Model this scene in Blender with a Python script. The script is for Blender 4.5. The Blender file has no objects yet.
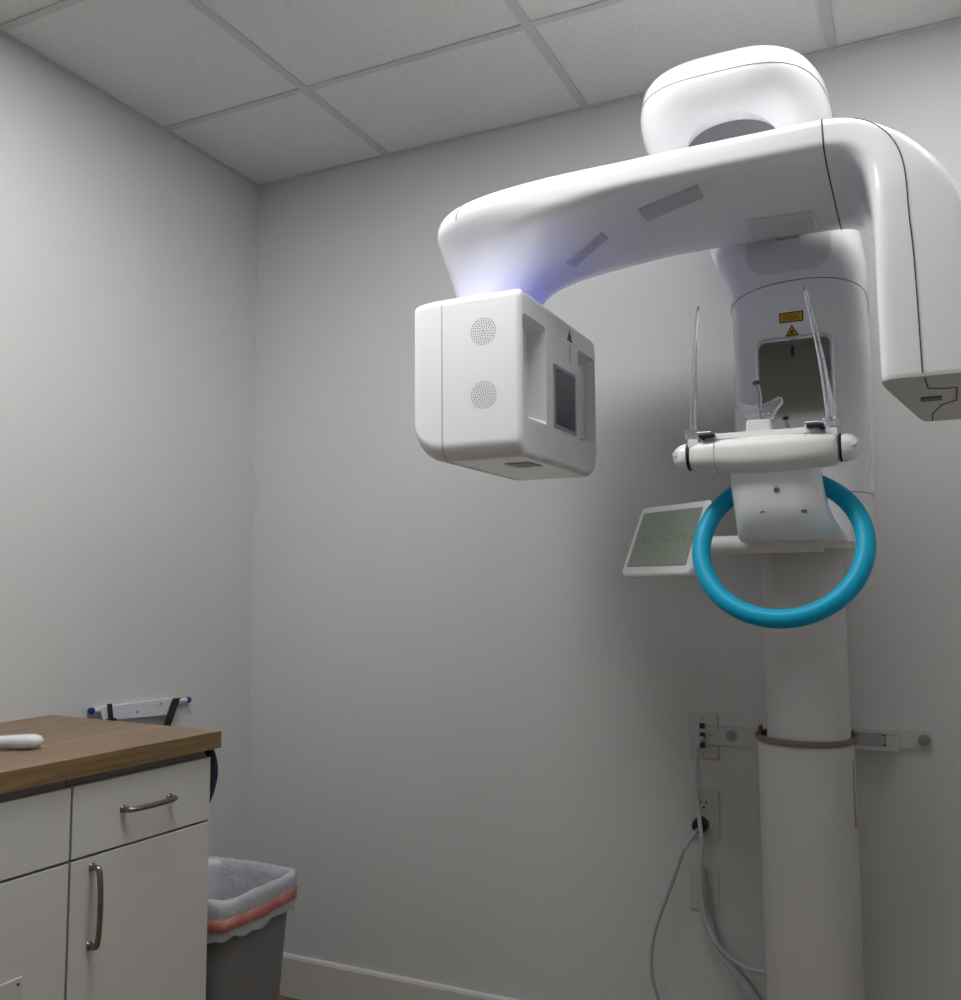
import bpy, bmesh, math, random
from mathutils import Vector, Matrix
random.seed(4)
C = bpy.context.scene.collection
sc = bpy.context.scene
PI = math.pi

# ------------------------------------------------------------------ camera
RIGHT = Vector((0.9031651276909085, 0.42924063896060555, -0.006725026970645143))
UP = Vector((0.04567533906600721, -0.08050546286758917, 0.9957071024401104))
FWD = Vector((-0.42685655145993734, 0.8995951002051792, 0.0923154384760571))
CAM = Vector((1.93708, -2.36805, 1.22073))
FPX = 923.01
cd = bpy.data.cameras.new('camera')
cam = bpy.data.objects.new('camera', cd)
C.objects.link(cam)
m = Matrix((RIGHT, UP, -FWD)).transposed().to_4x4()
m.translation = CAM
cam.matrix_world = m
cd.sensor_fit = 'VERTICAL'
cd.sensor_height = 24.0
cd.lens = FPX / 1000 * 24.0
cd.clip_start = 0.02
sc.camera = cam

def at(x, y, axis, v):
    """world point on the plane axis=v that the photograph's point (x, y) looks at"""
    d = FWD + RIGHT * ((x - 480.5) / FPX) - UP * ((y - 500) / FPX)
    i = 'XYZ'.index(axis)
    return CAM + d * ((v - CAM[i]) / d[i])

# ------------------------------------------------------------------ materials
def new_mat(name, col, rough=0.5, metal=0.0, spec=0.5, coat=0.0, trans=0.0, ior=1.45, emit=None, estr=0.0):
    mt = bpy.data.materials.new(name)
    mt.use_nodes = True
    b = mt.node_tree.nodes['Principled BSDF']
    b.inputs['Base Color'].default_value = (*col, 1)
    b.inputs['Roughness'].default_value = rough
    b.inputs['Metallic'].default_value = metal
    b.inputs['Specular IOR Level'].default_value = spec
    b.inputs['Coat Weight'].default_value = coat
    b.inputs['Coat Roughness'].default_value = 0.05
    b.inputs['Transmission Weight'].default_value = trans
    b.inputs['IOR'].default_value = ior
    if emit:
        b.inputs['Emission Color'].default_value = (*emit, 1)
        b.inputs['Emission Strength'].default_value = estr
    return mt

def noisy(mt, col_a, col_b, scale=40, detail=4, bump=0.0, stretch=(1, 1, 1), bscale=None, dist=0.002):
    nt = mt.node_tree; N = nt.nodes; L = nt.links
    b = N['Principled BSDF']
    tc = N.new('ShaderNodeTexCoord'); mp = N.new('ShaderNodeMapping')
    mp.inputs['Scale'].default_value = stretch
    L.new(tc.outputs['Object'], mp.inputs['Vector'])
    ns = N.new('ShaderNodeTexNoise'); ns.inputs['Scale'].default_value = scale; ns.inputs['Detail'].default_value = detail
    L.new(mp.outputs['Vector'], ns.inputs['Vector'])
    rp = N.new('ShaderNodeValToRGB')
    rp.color_ramp.elements[0].position = 0.3; rp.color_ramp.elements[0].color = (*col_a, 1)
    rp.color_ramp.elements[1].position = 0.7; rp.color_ramp.elements[1].color = (*col_b, 1)
    L.new(ns.outputs['Fac'], rp.inputs['Fac']); L.new(rp.outputs['Color'], b.inputs['Base Color'])
    if bump:
        n2 = N.new('ShaderNodeTexNoise'); n2.inputs['Scale'].default_value = bscale or scale * 3; n2.inputs['Detail'].default_value = 3
        L.new(mp.outputs['Vector'], n2.inputs['Vector'])
        bp = N.new('ShaderNodeBump'); bp.inputs['Strength'].default_value = bump; bp.inputs['Distance'].default_value = dist
        L.new(n2.outputs['Fac'], bp.inputs['Height']); L.new(bp.outputs['Normal'], b.inputs['Normal'])
    return mt

WINDOW_FILL, LAMPS, FILLS2, FILLS3 = .4, 8.5, 8.5, 20.0
M = {}
M['wall'] = noisy(new_mat('wall_paint', (.60, .61, .605), .6, spec=.3), (.595, .605, .60), (.615, .62, .615), 2, 2, .08, bscale=220, dist=.001)
M['tile'] = noisy(new_mat('ceiling_tile', (.6, .6, .59), .9, spec=.1), (.70, .695, .68), (.78, .775, .76), 120, 6, .35, bscale=260, dist=.002)
M['grid'] = new_mat('grid_metal', (.56, .57, .56), .5)
M['trim'] = new_mat('baseboard_paint', (.62, .61, .60), .4)
M['floor'] = noisy(new_mat('floor_wood', (.2, .13, .08), .45), (.13, .085, .045), (.24, .16, .09), 6, 6, .1, stretch=(1, 14, 1))
M['shell'] = noisy(new_mat('white_gloss_plastic', (.84, .85, .87), .22, spec=.5, coat=.35), (.83, .842, .862), (.85, .858, .875), 3, 1)
M['shell_grey'] = noisy(new_mat('grey_white_plastic', (.66, .67, .68), .3, spec=.5, coat=.2), (.655, .662, .672), (.675, .682, .69), 3, 1)
M['satin'] = noisy(new_mat('white_satin_plastic', (.79, .78, .765), .38), (.78, .77, .755), (.80, .79, .775), 5, 1)
M['under'] = new_mat('grey_underside_plastic', (.60, .585, .55), .4)
M['column'] = noisy(new_mat('column_white_paint', (.56, .56, .56), .36, coat=.1), (.55, .55, .545), (.57, .57, .565), 4, 1)
M['seam'] = new_mat('dark_seam', (.06, .06, .07), .8)
M['seam_light'] = new_mat('grey_seam', (.30, .31, .33), .7)
M['dark'] = new_mat('black_plastic', (.012, .012, .014), .4)
M['recess_dark'] = new_mat('dark_grey_recess', (.17, .175, .19), .4)
M['recess'] = new_mat('grey_recess', (.34, .35, .37), .45)
M['patch'] = new_mat('grey_film', (.50, .50, .53), .3)
M['pane'] = noisy(new_mat('dark_window_pane', (.035, .05, .07), .12), (.028, .042, .06), (.05, .065, .085), 25, 3, stretch=(1, 6, 1))
M['frame_grey'] = new_mat('window_frame_grey', (.30, .31, .33), .4)
M['mirror'] = new_mat('mirror_glass', (.33, .32, .30), .06, metal=1.0)
M['chrome'] = new_mat('chrome', (.62, .63, .66), .15, metal=1.0)
M['steel'] = new_mat('brushed_steel', (.45, .44, .42), .35, metal=1.0)
M['pull'] = noisy(new_mat('bronze_nickel', (.26, .22, .18), .3, metal=1.0), (.24, .20, .165), (.30, .26, .22), 60, 2)
M['band'] = new_mat('brown_rubber_band', (.17, .125, .095), .5)
M['clear'] = new_mat('clear_acrylic', (.93, .93, 1.0), .05, trans=.93, ior=1.36)
M['blue'] = noisy(new_mat('blue_ring_plastic', (.0, .36, .56), .45, spec=.35), (.0, .35, .56), (.0, .37, .59), 5, 1)
M['navy'] = new_mat('navy_plastic', (.01, .015, .07), .5)
M['bluecap'] = new_mat('blue_cap', (.012, .04, .22), .45)
M['label'] = new_mat('yellow_label', (.62, .36, .012), .5)
M['label_ink'] = new_mat('label_ink', (.05, .03, .008), .6)
M['lcd'] = new_mat('lcd_screen', (.285, .33, .26), .3, coat=.2)
M['lcd_ink'] = new_mat('lcd_faint_letters', (.225, .262, .205), .3)
M['ink'] = new_mat('grey_print', (.12, .12, .12), .6)
M['cab'] = noisy(new_mat('cabinet_laminate', (.60, .595, .57), .42), (.59, .585, .56), (.615, .61, .585), 4, 2)
M['carcase'] = new_mat('cabinet_carcase', (.30, .28, .25), .6)
M['bin'] = new_mat('grey_bin_plastic', (.20, .20, .205), .45)
M['liner'] = noisy(new_mat('bin_bag_plastic', (.42, .43, .47), .35), (.50, .51, .56), (.58, .59, .63), 6, 1, .7, bscale=22, dist=.012)
M['liner'].node_tree.nodes['Principled BSDF'].inputs['Transmission Weight'].default_value = 0.12
M['draw'] = noisy(new_mat('red_drawstring', (.55, .16, .12), .45), (.50, .17, .13), (.66, .30, .25), 25, 3, .5, bscale=40, dist=.006)
M['plate'] = new_mat('outlet_plate', (.55, .545, .53), .4)
M['cable'] = new_mat('pale_cable', (.50, .51, .54), .45)
M['cord'] = new_mat('grey_clear_cord', (.34, .35, .37), .4)
M['screw'] = new_mat('screw_zinc', (.34, .34, .34), .4, metal=.8)
M['apron'] = noisy(new_mat('navy_cloth', (.012, .02, .05), .8), (.010, .016, .04), (.02, .03, .07), 60, 3)
M['rack'] = new_mat('rack_white', (.62, .64, .70), .4)
M['led'] = new_mat('blue_led', (.1, .1, .8), .5, emit=(.07, .07, 1.0), estr=9.0)
M['lamp'] = new_mat('lamp_diffuser', (.9, .9, .9), .5, emit=(1.0, .99, .975), estr=LAMPS)
M['fill_near'] = new_mat('fill_diffuser_near_wall', (.9, .9, .9), .5, emit=(1.0, .99, .975), estr=FILLS2)
M['fill_left'] = new_mat('fill_diffuser_left', (.9, .9, .9), .5, emit=(1.0, .99, .975), estr=FILLS3)

M['window_fill'] = new_mat('frosted_fill_pane', (.8, .85, .9), .6, emit=(.80, .90, 1.0), estr=WINDOW_FILL)

def wood(name, c1, c2, c3):
    mt = new_mat(name, c1, .42, spec=.4)
    nt = mt.node_tree; N = nt.nodes; L = nt.links; b = N['Principled BSDF']
    tc = N.new('ShaderNodeTexCoord'); mp = N.new('ShaderNodeMapping')
    mp.inputs['Scale'].default_value = (34, 1.6, 60)
    L.new(tc.outputs['Object'], mp.inputs['Vector'])
    ns = N.new('ShaderNodeTexNoise'); ns.inputs['Scale'].default_value = 1.6; ns.inputs['Detail'].default_value = 7; ns.inputs['Roughness'].default_value = .65
    ns.inputs['Distortion'].default_value = .5
    L.new(mp.outputs['Vector'], ns.inputs['Vector'])
    rp = N.new('ShaderNodeValToRGB')
    e = rp.color_ramp.elements
    e[0].position = .28; e[0].color = (*c1, 1); e[1].position = .72; e[1].color = (*c3, 1)
    k = e.new(.5); k.color = (*c2, 1)
    L.new(ns.outputs['Fac'], rp.inputs['Fac']); L.new(rp.outputs['Color'], b.inputs['Base Color'])
    return mt
M['top'] = wood('oak_laminate', (.135, .085, .05), (.215, .145, .09), (.30, .21, .14))
M['top_edge'] = wood('oak_edge_band', (.13, .082, .035), (.20, .13, .06), (.27, .18, .09))

# ------------------------------------------------------------------ mesh helpers
def link(name, bm, mat, parent=None, smooth=True, wn=True, angle=35, mats=None):
    me = bpy.data.meshes.new(name)
    bmesh.ops.recalc_face_normals(bm, faces=bm.faces)
    bm.to_mesh(me); bm.free()
    for x in (mats or [mat]):
        me.materials.append(M[x] if isinstance(x, str) else x)
    if smooth:
        for p in me.polygons: p.use_smooth = True
        me.set_sharp_from_angle(angle=math.radians(angle))
    o = bpy.data.objects.new(name, me)
    C.objects.link(o)
    if smooth and wn:
        md = o.modifiers.new('wn', 'WEIGHTED_NORMAL'); md.keep_sharp = True
    if parent:
        o.parent = parent
        o.matrix_parent_inverse = Matrix.Translation(-parent_loc(parent))
    return o

LOC = {}
def parent_loc(p):
    v = Vector(LOC.get(p.name, (0, 0, 0)))
    return v

def thing(name, label, cat, loc=(0, 0, 0), group=None):
    o = bpy.data.objects.new(name, None); C.objects.link(o)
    o.location = loc; o.empty_display_size = .05
    LOC[o.name] = loc
    o['label'] = label; o['category'] = cat
    if group: o['group'] = group
    return o

def tag(o, label, cat, group=None):
    o['label'] = label; o['category'] = cat
    if group: o['group'] = group
    return o

def struct(o):
    o['kind'] = 'structure'; return o

def B(): return bmesh.new()

def box(bm, lo, hi, bev=0.0, seg=3, mi=0, mat=None):
    lo = Vector(lo); hi = Vector(hi)
    r = bmesh.ops.create_cube(bm, size=1)
    vs = r['verts']
    for v in vs:
        v.co = Vector(((lo[i] + hi[i]) / 2 + v.co[i] * (hi[i] - lo[i]) for i in range(3)))
        if mat: v.co = mat @ v.co
    fs = set(f for v in vs for f in v.link_faces)
    for f in fs: f.material_index = mi
    if bev:
        es = set(e for v in vs for e in v.link_edges)
        bmesh.ops.bevel(bm, geom=list(es), offset=bev, segments=seg, profile=.5, affect='EDGES', material=-1)
    return bm

def loft(bm, rings, cap=(True, True), closed=True, mi=0):
    R = [[bm.verts.new(p) for p in r] for r in rings]
    n = len(R[0])
    for a, b in zip(R, R[1:]):
        for i in range(n if closed else n - 1):
            j = (i + 1) % n
            f = bm.faces.new((a[i], a[j], b[j], b[i])); f.material_index = mi
    for k, r in ((0, R[0]), (1, R[-1])):
        if cap[k]:
            f = bm.faces.new(r if k else list(reversed(r))); f.material_index = mi
    return bm

def sring(c, u, v, a, b, n=2.0, N=48):
    """superellipse ring around c in the plane of u and v"""
    c = Vector(c); u = Vector(u); v = Vector(v); out = []
    for i in range(N):
        t = 2 * PI * i / N
        ct, st = math.cos(t), math.sin(t)
        x = abs(ct) ** (2 / n) * (1 if ct >= 0 else -1) * a
        y = abs(st) ** (2 / n) * (1 if st >= 0 else -1) * b
        out.append(c + u * x + v * y)
    return out

def rrect(c, u, v, a, b, r, seg=6):
    """rounded rectangle ring, half sizes a (along u) and b (along v)"""
    c = Vector(c); u = Vector(u); v = Vector(v); out = []
    for sx, sy, a0 in ((1, 1, 0), (-1, 1, 90), (-1, -1, 180), (1, -1, 270)):
        for k in range(seg + 1):
            t = math.radians(a0 + 90 * k / seg)
            out.append(c + u * (sx * (a - r) + r * math.cos(t)) + v * (sy * (b - r) + r * math.sin(t)))
    return out

def smooth_path(pts, sub=8):
    P = [Vector(p) for p in pts]
    if len(P) < 3: return P
    P = [P[0] * 2 - P[1]] + P + [P[-1] * 2 - P[-2]]
    out = []
    for i in range(1, len(P) - 2):
        for s in range(sub):
            t = s / sub; a, b, c, d = P[i - 1], P[i], P[i + 1], P[i + 2]
            out.append(.5 * ((2 * b) + (c - a) * t + (2 * a - 5 * b + 4 * c - d) * t * t + (3 * b - a - 3 * c + d) * t ** 3))
    out.append(P[-2])
    return out

def tube(bm, path, r, N=12, closed=False, cap=True, flat=1.0, mi=0):
    P = [Vector(p) for p in path]; n = len(P); rings = []
    t0 = (P[1] - P[0]).normalized()
    ref = Vector((0, 0, 1)) if abs(t0.z) < .9 else Vector((1, 0, 0))
    u = t0.cross(ref).normalized()
    for i in range(n):
        if closed: t = (P[(i + 1) % n] - P[i - 1]).normalized()
        else: t = (P[min(i + 1, n - 1)] - P[max(i - 1, 0)]).normalized()
        u = (u - t * u.dot(t)).normalized(); v = t.cross(u)
        rr = r[i] if isinstance(r, (list, tuple)) else r
        rings.append([P[i] + u * (math.cos(2 * PI * k / N) * rr) + v * (math.sin(2 * PI * k / N) * rr * flat) for k in range(N)])
    if closed:
        rings.append(rings[0])
        loft(bm, rings, (False, False), mi=mi)
        bmesh.ops.remove_doubles(bm, verts=bm.verts, dist=1e-6)
    else: loft(bm, rings, (cap, cap), mi=mi)
    return bm

def cyl(bm, a, b, r, r2=None, N=24, bev=0.0, mi=0):
    a = Vector(a); b = Vector(b); r2 = r if r2 is None else r2
    if bev:
        d = (b - a).normalized()
        return tube(bm, [a, a + d * bev * .3, a + d * bev, b - d * bev, b - d * bev * .3, b], [r - bev, r - bev * .3, r, r2, r2 - bev * .3, r2 - bev], N, mi=mi)
    return tube(bm, [a, b], [r, r2], N, mi=mi)

def boolean(o, cutter_bm, op='DIFFERENCE'):
    me = bpy.data.meshes.new('cut'); bmesh.ops.recalc_face_normals(cutter_bm, faces=cutter_bm.faces)
    cutter_bm.to_mesh(me); cutter_bm.free()
    c = bpy.data.objects.new('cut', me); C.objects.link(c)
    md = o.modifiers.new('b', 'BOOLEAN'); md.object = c; md.operation = op; md.solver = 'EXACT'
    wn = [x for x in o.modifiers if x.type == 'WEIGHTED_NORMAL']
    for w in wn: o.modifiers.remove(w)
    c.parent = None
    bpy.context.view_layer.update()
    # the object sits at its parent's frame; the cutter is in world space
    dg = bpy.context.evaluated_depsgraph_get()
    nm = bpy.data.meshes.new_from_object(o.evaluated_get(dg), depsgraph=dg)
    o.modifiers.clear()
    old = o.data; nm.name = old.name; o.data = nm
    bpy.data.objects.remove(c); 
    nm.set_sharp_from_angle(angle=math.radians(35))
    w = o.modifiers.new('wn', 'WEIGHTED_NORMAL'); w.keep_sharp = True
    return o

def text_mesh(name, body, size, mat, origin, xdir, ydir, parent, depth=.0004, align='LEFT', shear=0.0):
    cu = bpy.data.curves.new(name, 'FONT'); cu.body = body; cu.size = size; cu.extrude = depth
    cu.align_x = align; cu.shear = shear
    t = bpy.data.objects.new(name + '_tmp', cu); C.objects.link(t)
    bpy.context.view_layer.update()
    dg = bpy.context.evaluated_depsgraph_get()
    me = bpy.data.meshes.new_from_object(t.evaluated_get(dg), depsgraph=dg)
    bpy.data.objects.remove(t)
    x = Vector(xdir).normalized(); y = Vector(ydir).normalized(); z = x.cross(y)
    mm = Matrix((x, y, z)).transposed().to_4x4(); mm.translation = Vector(origin)
    me.transform(mm)
    me.materials.clear(); me.materials.append(M[mat])
    o = bpy.data.objects.new(name, me); C.objects.link(o)
    if parent:
        o.parent = parent; o.matrix_parent_inverse = Matrix.Translation(-parent_loc(parent))
    return o

# ------------------------------------------------------------------ room
XR, YF, ZC = 2.66, -3.75, 2.5476
struct(link('floor', box(B(), (-.1, YF - .1, -.08), (XR + .1, .1, 0)), 'floor', smooth=False))
struct(link('wall_left', box(B(), (-.1, YF - .1, 0), (0, .1, ZC + .1)), 'wall', smooth=False))
struct(link('wall_back', box(B(), (0, 0, 0), (XR, .1, ZC + .1)), 'wall', smooth=False))
struct(link('wall_right', box(B(), (XR, YF - .1, 0), (XR + .1, .1, ZC + .1)), 'wall', smooth=False))
WX0, WX1, WZ0, WZ1 = .35, 1.85, .95, 2.20
bm = B()
box(bm, (0, YF - .1, 0), (WX0, YF, ZC + .1)); box(bm, (WX1, YF - .1, 0), (XR, YF, ZC + .1))
box(bm, (WX0, YF - .1, 0), (WX1, YF, WZ0)); box(bm, (WX0, YF - .1, WZ1), (WX1, YF, ZC + .1))
struct(link('wall_front', bm, 'wall', smooth=False))
bm = B(); fw = .045
for lo, hi in (((WX0, WZ0), (WX0 + fw, WZ1)), ((WX1 - fw, WZ0), (WX1, WZ1)), ((WX0 + fw, WZ0), (WX1 - fw, WZ0 + fw)), ((WX0 + fw, WZ1 - fw), (WX1 - fw, WZ1)), (((WX0 + WX1) / 2 - .02, WZ0 + fw), ((WX0 + WX1) / 2 + .02, WZ1 - fw))):
    box(bm, (lo[0], YF - .07, lo[1]), (hi[0], YF + .005, hi[1]))
win = struct(link('added_window_1', bm, 'trim', smooth=False))  # added window behind the camera, its glowing pane is cool frontal fill
link('fill_pane', box(B(), (WX0 + .03, YF - .05, WZ0 + .03), (WX1 - .03, YF - .045, WZ1 - .03)), 'window_fill', win, smooth=False)
# baseboards with an eased top
def baseboard(name, a, b, nrm):
    a = Vector(a); b = Vector(b); n = Vector(nrm); z = Vector((0, 0, 1))
    prof = [(0, 0), (.013, 0), (.013, .110), (.010, .117), (.005, .1195), (0, .1195)]
    struct(link(name, loft(B(), [[p + n * u + z * w for u, w in prof] for p in (a, b)]), 'trim', smooth=False))
baseboard('baseboard_back', (0, 0, 0), (XR, 0, 0), (0, -1, 0))
baseboard('baseboard_left', (0, -.014, 0), (0, -.79, 0), (1, 0, 0))
baseboard('baseboard_right', (XR, -.014, 0), (XR, YF + .014, 0), (-1, 0, 0))
# ceiling: tiles lie just above the face of the T-bars
GX = [0.5045, 1.1507, 1.7969, 2.443]
GY = [-.4312, -.9708, -1.5104, -2.05, -2.5896, -3.1292]
LAMP = (GX[1], GX[2], GY[2], GY[1])
FILL3 = (GX[0], GX[1], GY[2], GY[1])
FILL2 = (GX[2], GX[3], GY[1], GY[0])
bm = B()
xs = [0] + GX + [XR]; ys = [0] + GY + [YF]
for i in range(len(xs) - 1):
    for j in range(len(ys) - 1):
        x0, x1, y1, y0 = xs[i], xs[i + 1], ys[j], ys[j + 1]
        if any(abs(x0 - l[0]) < .01 and y0 > l[2] - .01 and y1 < l[3] + .01 for l in (LAMP, FILL2, FILL3)): continue
        box(bm, (x0 + .004, y0 + .004, ZC + .004), (x1 - .004, y1 - .004, ZC + .02))
struct(link('ceiling', bm, 'tile', smooth=False))
struct(link('ceiling_deck', box(B(), (0, YF, ZC + .1), (XR, 0, ZC + .2)), 'tile', smooth=False)).name = 'ceiling_2'
k = 1
for x in GX:
    struct(link('trim_%d' % k, box(B(), (x - .012, YF, ZC), (x + .012, 0, ZC + .004)), 'grid', smooth=False)); k += 1
for y in GY:
    bm = B(); xx = [0] + GX + [XR]
    for a, b_ in zip(xx, xx[1:]):
        if abs(a - GX[1]) < .01 and abs(y - GY[2]) < .01: continue
        box(bm, (a + (.012 if a else 0), y - .010, ZC), (b_ - (.012 if b_ < XR else 0), y + .010, ZC + .0035))
    struct(link('trim_%d' % k, bm, 'grid', smooth=False)); k += 1
struct(link('trim_%d' % k, box(B(), (0, YF, ZC - .001), (.014, 0, ZC + .002)), 'grid', smooth=False)); k += 1
struct(link('trim_%d' % k, box(B(), (.014, -.012, ZC - .001), (XR, 0, ZC + .002)), 'grid', smooth=False)); k += 1

def troffer(l, label, mat='lamp'):
    x0, x1, y0, y1 = l
    t = thing('ceiling_light', label, 'ceiling light', ((x0 + x1) / 2, (y0 + y1) / 2, ZC))
    bm = B()
    w = .03
    box(bm, (x0 + .013, y0 + .012, ZC + .001), (x1 - .013, y0 + .012 + w, ZC + .05))
    box(bm, (x0 + .013, y1 - .012 - w, ZC + .001), (x1 - .013, y1 - .012, ZC + .05))
    box(bm, (x0 + .013, y0 + .012 + w, ZC + .001), (x0 + .013 + w, y1 - .012 - w, ZC + .05))
    box(bm, (x1 - .013 - w, y0 + .012 + w, ZC + .001), (x1 - .013, y1 - .012 - w, ZC + .05))
    link('frame', bm, 'trim', t, smooth=False)
    link('diffuser', box(B(), (x0 + .044, y0 + .043, ZC + .006), (x1 - .044, y1 - .043, ZC + .010)), mat, t, smooth=False)
troffer(LAMP, 'square recessed ceiling light panel in front of the scanner arm')
troffer(FILL2, 'added square ceiling fill light panel above the sensor end of the scanner, nearest the back wall', 'fill_near')  # added panel out of view, fills the right-hand faces
troffer(FILL3, 'added square ceiling fill light panel toward the left wall in front of the tube head', 'fill_left')  # added panel out of view, softens the wall shadow, brightens the left wall

# ------------------------------------------------------------------ dental scanner
S = thing('dental_xray_scanner', 'tall white panoramic dental scanner on a round column against the back wall', 'scanner', (1.70, -.17, 0))
XC, YC = 1.689, -.17
X, Y, Z = Vector((1, 0, 0)), Vector((0, 1, 0)), Vector((0, 0, 1))
# base column
rr = [(0.0, .150), (.012, .152), (.02, .150), (.022, .099), (.83, .099), (.848, .098)]
link('foot_plate', box(B(), (XC - .17, YC - .17, 0), (XC + .17, YC + .14, .014), .004, 2), 'satin', S)
bc = link('base_column', loft(B(), [sring((XC, YC, z), X, Y, r, r, 2.15, 64) for z, r in ((.0145, .0995), (.868, .1015), (.874, .099))]), 'column', S)
link('lift_column', loft(B(), [sring((XC + .008, YC - .003, z), X, Y, .0875, .0875, 2.3, 64) for z in (.875, 1.32)]), 'column', S)
# collar band
bm = B()
rings = []
for rad, z in ((.100, .8745), (.1045, .8745), (.1065, .876), (.1065, .884), (.105, .8865), (.095, .8865), (.095, .8745)):
    rings.append(sring((XC, YC, z), X, Y, rad, rad, 2.1, 64))
loft(bm, rings + [rings[0]], (False, False))
bmesh.ops.remove_doubles(bm, verts=bm.verts, dist=1e-6)
link('collar_band', bm, 'band', S)
for sx in (-1, 1):
    bm = B(); box(bm, (XC + sx * .099 - .004, YC + .004, .8866), (XC + sx * .099 + .004, YC + .03, .898), .002, 2)
    link('collar_tab', bm, 'band', S)
# sticker on the side of the base column
bm = B(); box(bm, (XC + .0985, YC - .03, .70), (XC + .1003, YC + .01, .84))
st = link('side_label', bm, 'recess', S, smooth=False)
link('label_patch', box(B(), (XC + .1003, YC - .028, .70), (XC + .1010, YC + .008, .735)), 'label', st, smooth=False)
# wall brackets
def bracket(sx):
    if sx < 0:
        bm = B(); x0, x1 = 1.462, 1.64; z0, z1 = .822, .868
        box(bm, (x0, -.007, z0), (x1, -.0005, z1), .002, 2)
        box(bm, (x1 - .03, -.10, z0), (x1 - .024, -.004, z1), .002, 2)
        br = link('wall_bracket', bm, 'plate', S)
        cx = 1.497; cz = .848
    else:
        bm = B()
        ring = rrect(((1.78 + 1.945) / 2, -.0005, .8645), X, Z, (1.945 - 1.78) / 2, .021, .006)
        loft(bm, [ring, [p + Vector((0, -.006, 0)) for p in ring]])
        for lo, hi in (((1.78, -.030, .837), (1.876, -.0065, .850)), ((1.78, -.030, .875), (1.876, -.0065, .888)), ((1.848, -.030, .850), (1.876, -.0065, .875))):
            box(bm, lo, hi, .002, 2)
        br = link('wall_bracket', bm, 'plate', S)
        link('slot_back', loft(B(), [rrect((1.815, -.0066, .8625), X, Z, .033, .0125, .012), rrect((1.815, -.0315, .8625), X, Z, .033, .0125, .012)]), 'recess', br)
        cx = 1.928; cz = .864
    bm = B()
    cyl(bm, (cx, -.007, cz), (cx, -.0105, cz), .0135, N=24)
    cyl(bm, (cx, -.0105, cz), (cx, -.014, cz), .0065, .005, N=6)
    link('bolt', bm, 'screw', br)
bracket(-1); bracket(1)

# ---- carriage that climbs the column
def carr(z):
    # (half width, front y, back y, centre x)
    K = [(1.292, .128, -.36, -.075, 1.722), (1.305, .136, -.376, -.065, 1.722), (1.36, .138, -.385, -.06, 1.722), (1.45, .139, -.39, -.06, 1.725),
         (1.70, .139, -.39, -.06, 1.729), (1.80, .139, -.388, -.06, 1.729), (1.86, .142, -.382, -.06, 1.727), (1.91, .152, -.374, -.06, 1.718),
         (1.96, .160, -.366, -.06, 1.705), (2.03, .162, -.366, -.06, 1.69)]
    for a, b in zip(K, K[1:]):
        if z <= b[0]:
            t = (z - a[0]) / (b[0] - a[0]); q = [a[i] + (b[i] - a[i]) * t for i in range(5)]; q[4] -= .009; return q
    return list(K[-1])
def carr_ring(z, g=0.0, N=72, n=3.6):
    _, hx, yf, yb, cx = carr(z)
    return sring((cx, (yf + yb) / 2, z), X, Y, hx + g, (yb - yf) / 2 + g, n, N)
def carr_front(x, z, g=0.0, n=3.6):
    _, hx, yf, yb, cx = carr(z)
    u = min(1, abs(x - cx) / (hx + g)); return (yf + yb) / 2 - ((yb - yf) / 2 + g) * (1 - u ** n) ** (1 / n)
zs = [1.292, 1.298, 1.305, 1.33, 1.36, 1.40, 1.45, 1.55, 1.65, 1.70, 1.75, 1.80, 1.83, 1.86, 1.885, 1.91, 1.935, 1.96, 1.99, 2.03]
CA = link('carriage', loft(B(), [carr_ring(z) for z in zs]), 'shell', S)
link('seam', tube(B(), [p + Vector((0, 0, (.012 if p.y < -.2 else 0) - (p.x - 1.735) ** 2 * 1.1)) for p in carr_ring(1.842, .0002)], .0011, 6, closed=True), 'seam_light', CA)
link('seam', tube(B(), [p for p in carr_ring(1.405, .0001) if p.x > 1.76 and p.y < -.1], .0012, 6), 'seam_light', CA)
# thin plate beneath the pivot, its grey paints the shade of a recess
def carr_patch(x0, x1, z0, z1, g, r, nx=14, nz=10, thick=.002):
    bm = B(); ring = rrect(((x0 + x1) / 2, 0, (z0 + z1) / 2), X, Z, (x1 - x0) / 2, (z1 - z0) / 2, r, 6)
    fr = [Vector((p.x, carr_front(p.x, p.z) - g, p.z)) for p in ring]
    bk = [Vector((p.x, carr_front(p.x, p.z) + .004, p.z)) for p in ring]
    inner = []
    for s in (.8, .6, .4, .2):
        rr_ = []
        for p in ring:
            q = Vector(((x0 + x1) / 2, 0, (z0 + z1) / 2)).lerp(p, s); rr_.append(Vector((q.x, carr_front(q.x, q.z) - g, q.z)))
        inner.append(rr_)
    loft(bm, [bk, fr] + inner)
    return bm
link('recess_shade_plate', carr_patch(1.628, 1.800, 1.875, 1.99, .0012, .045), 'shell_grey', CA)
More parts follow.
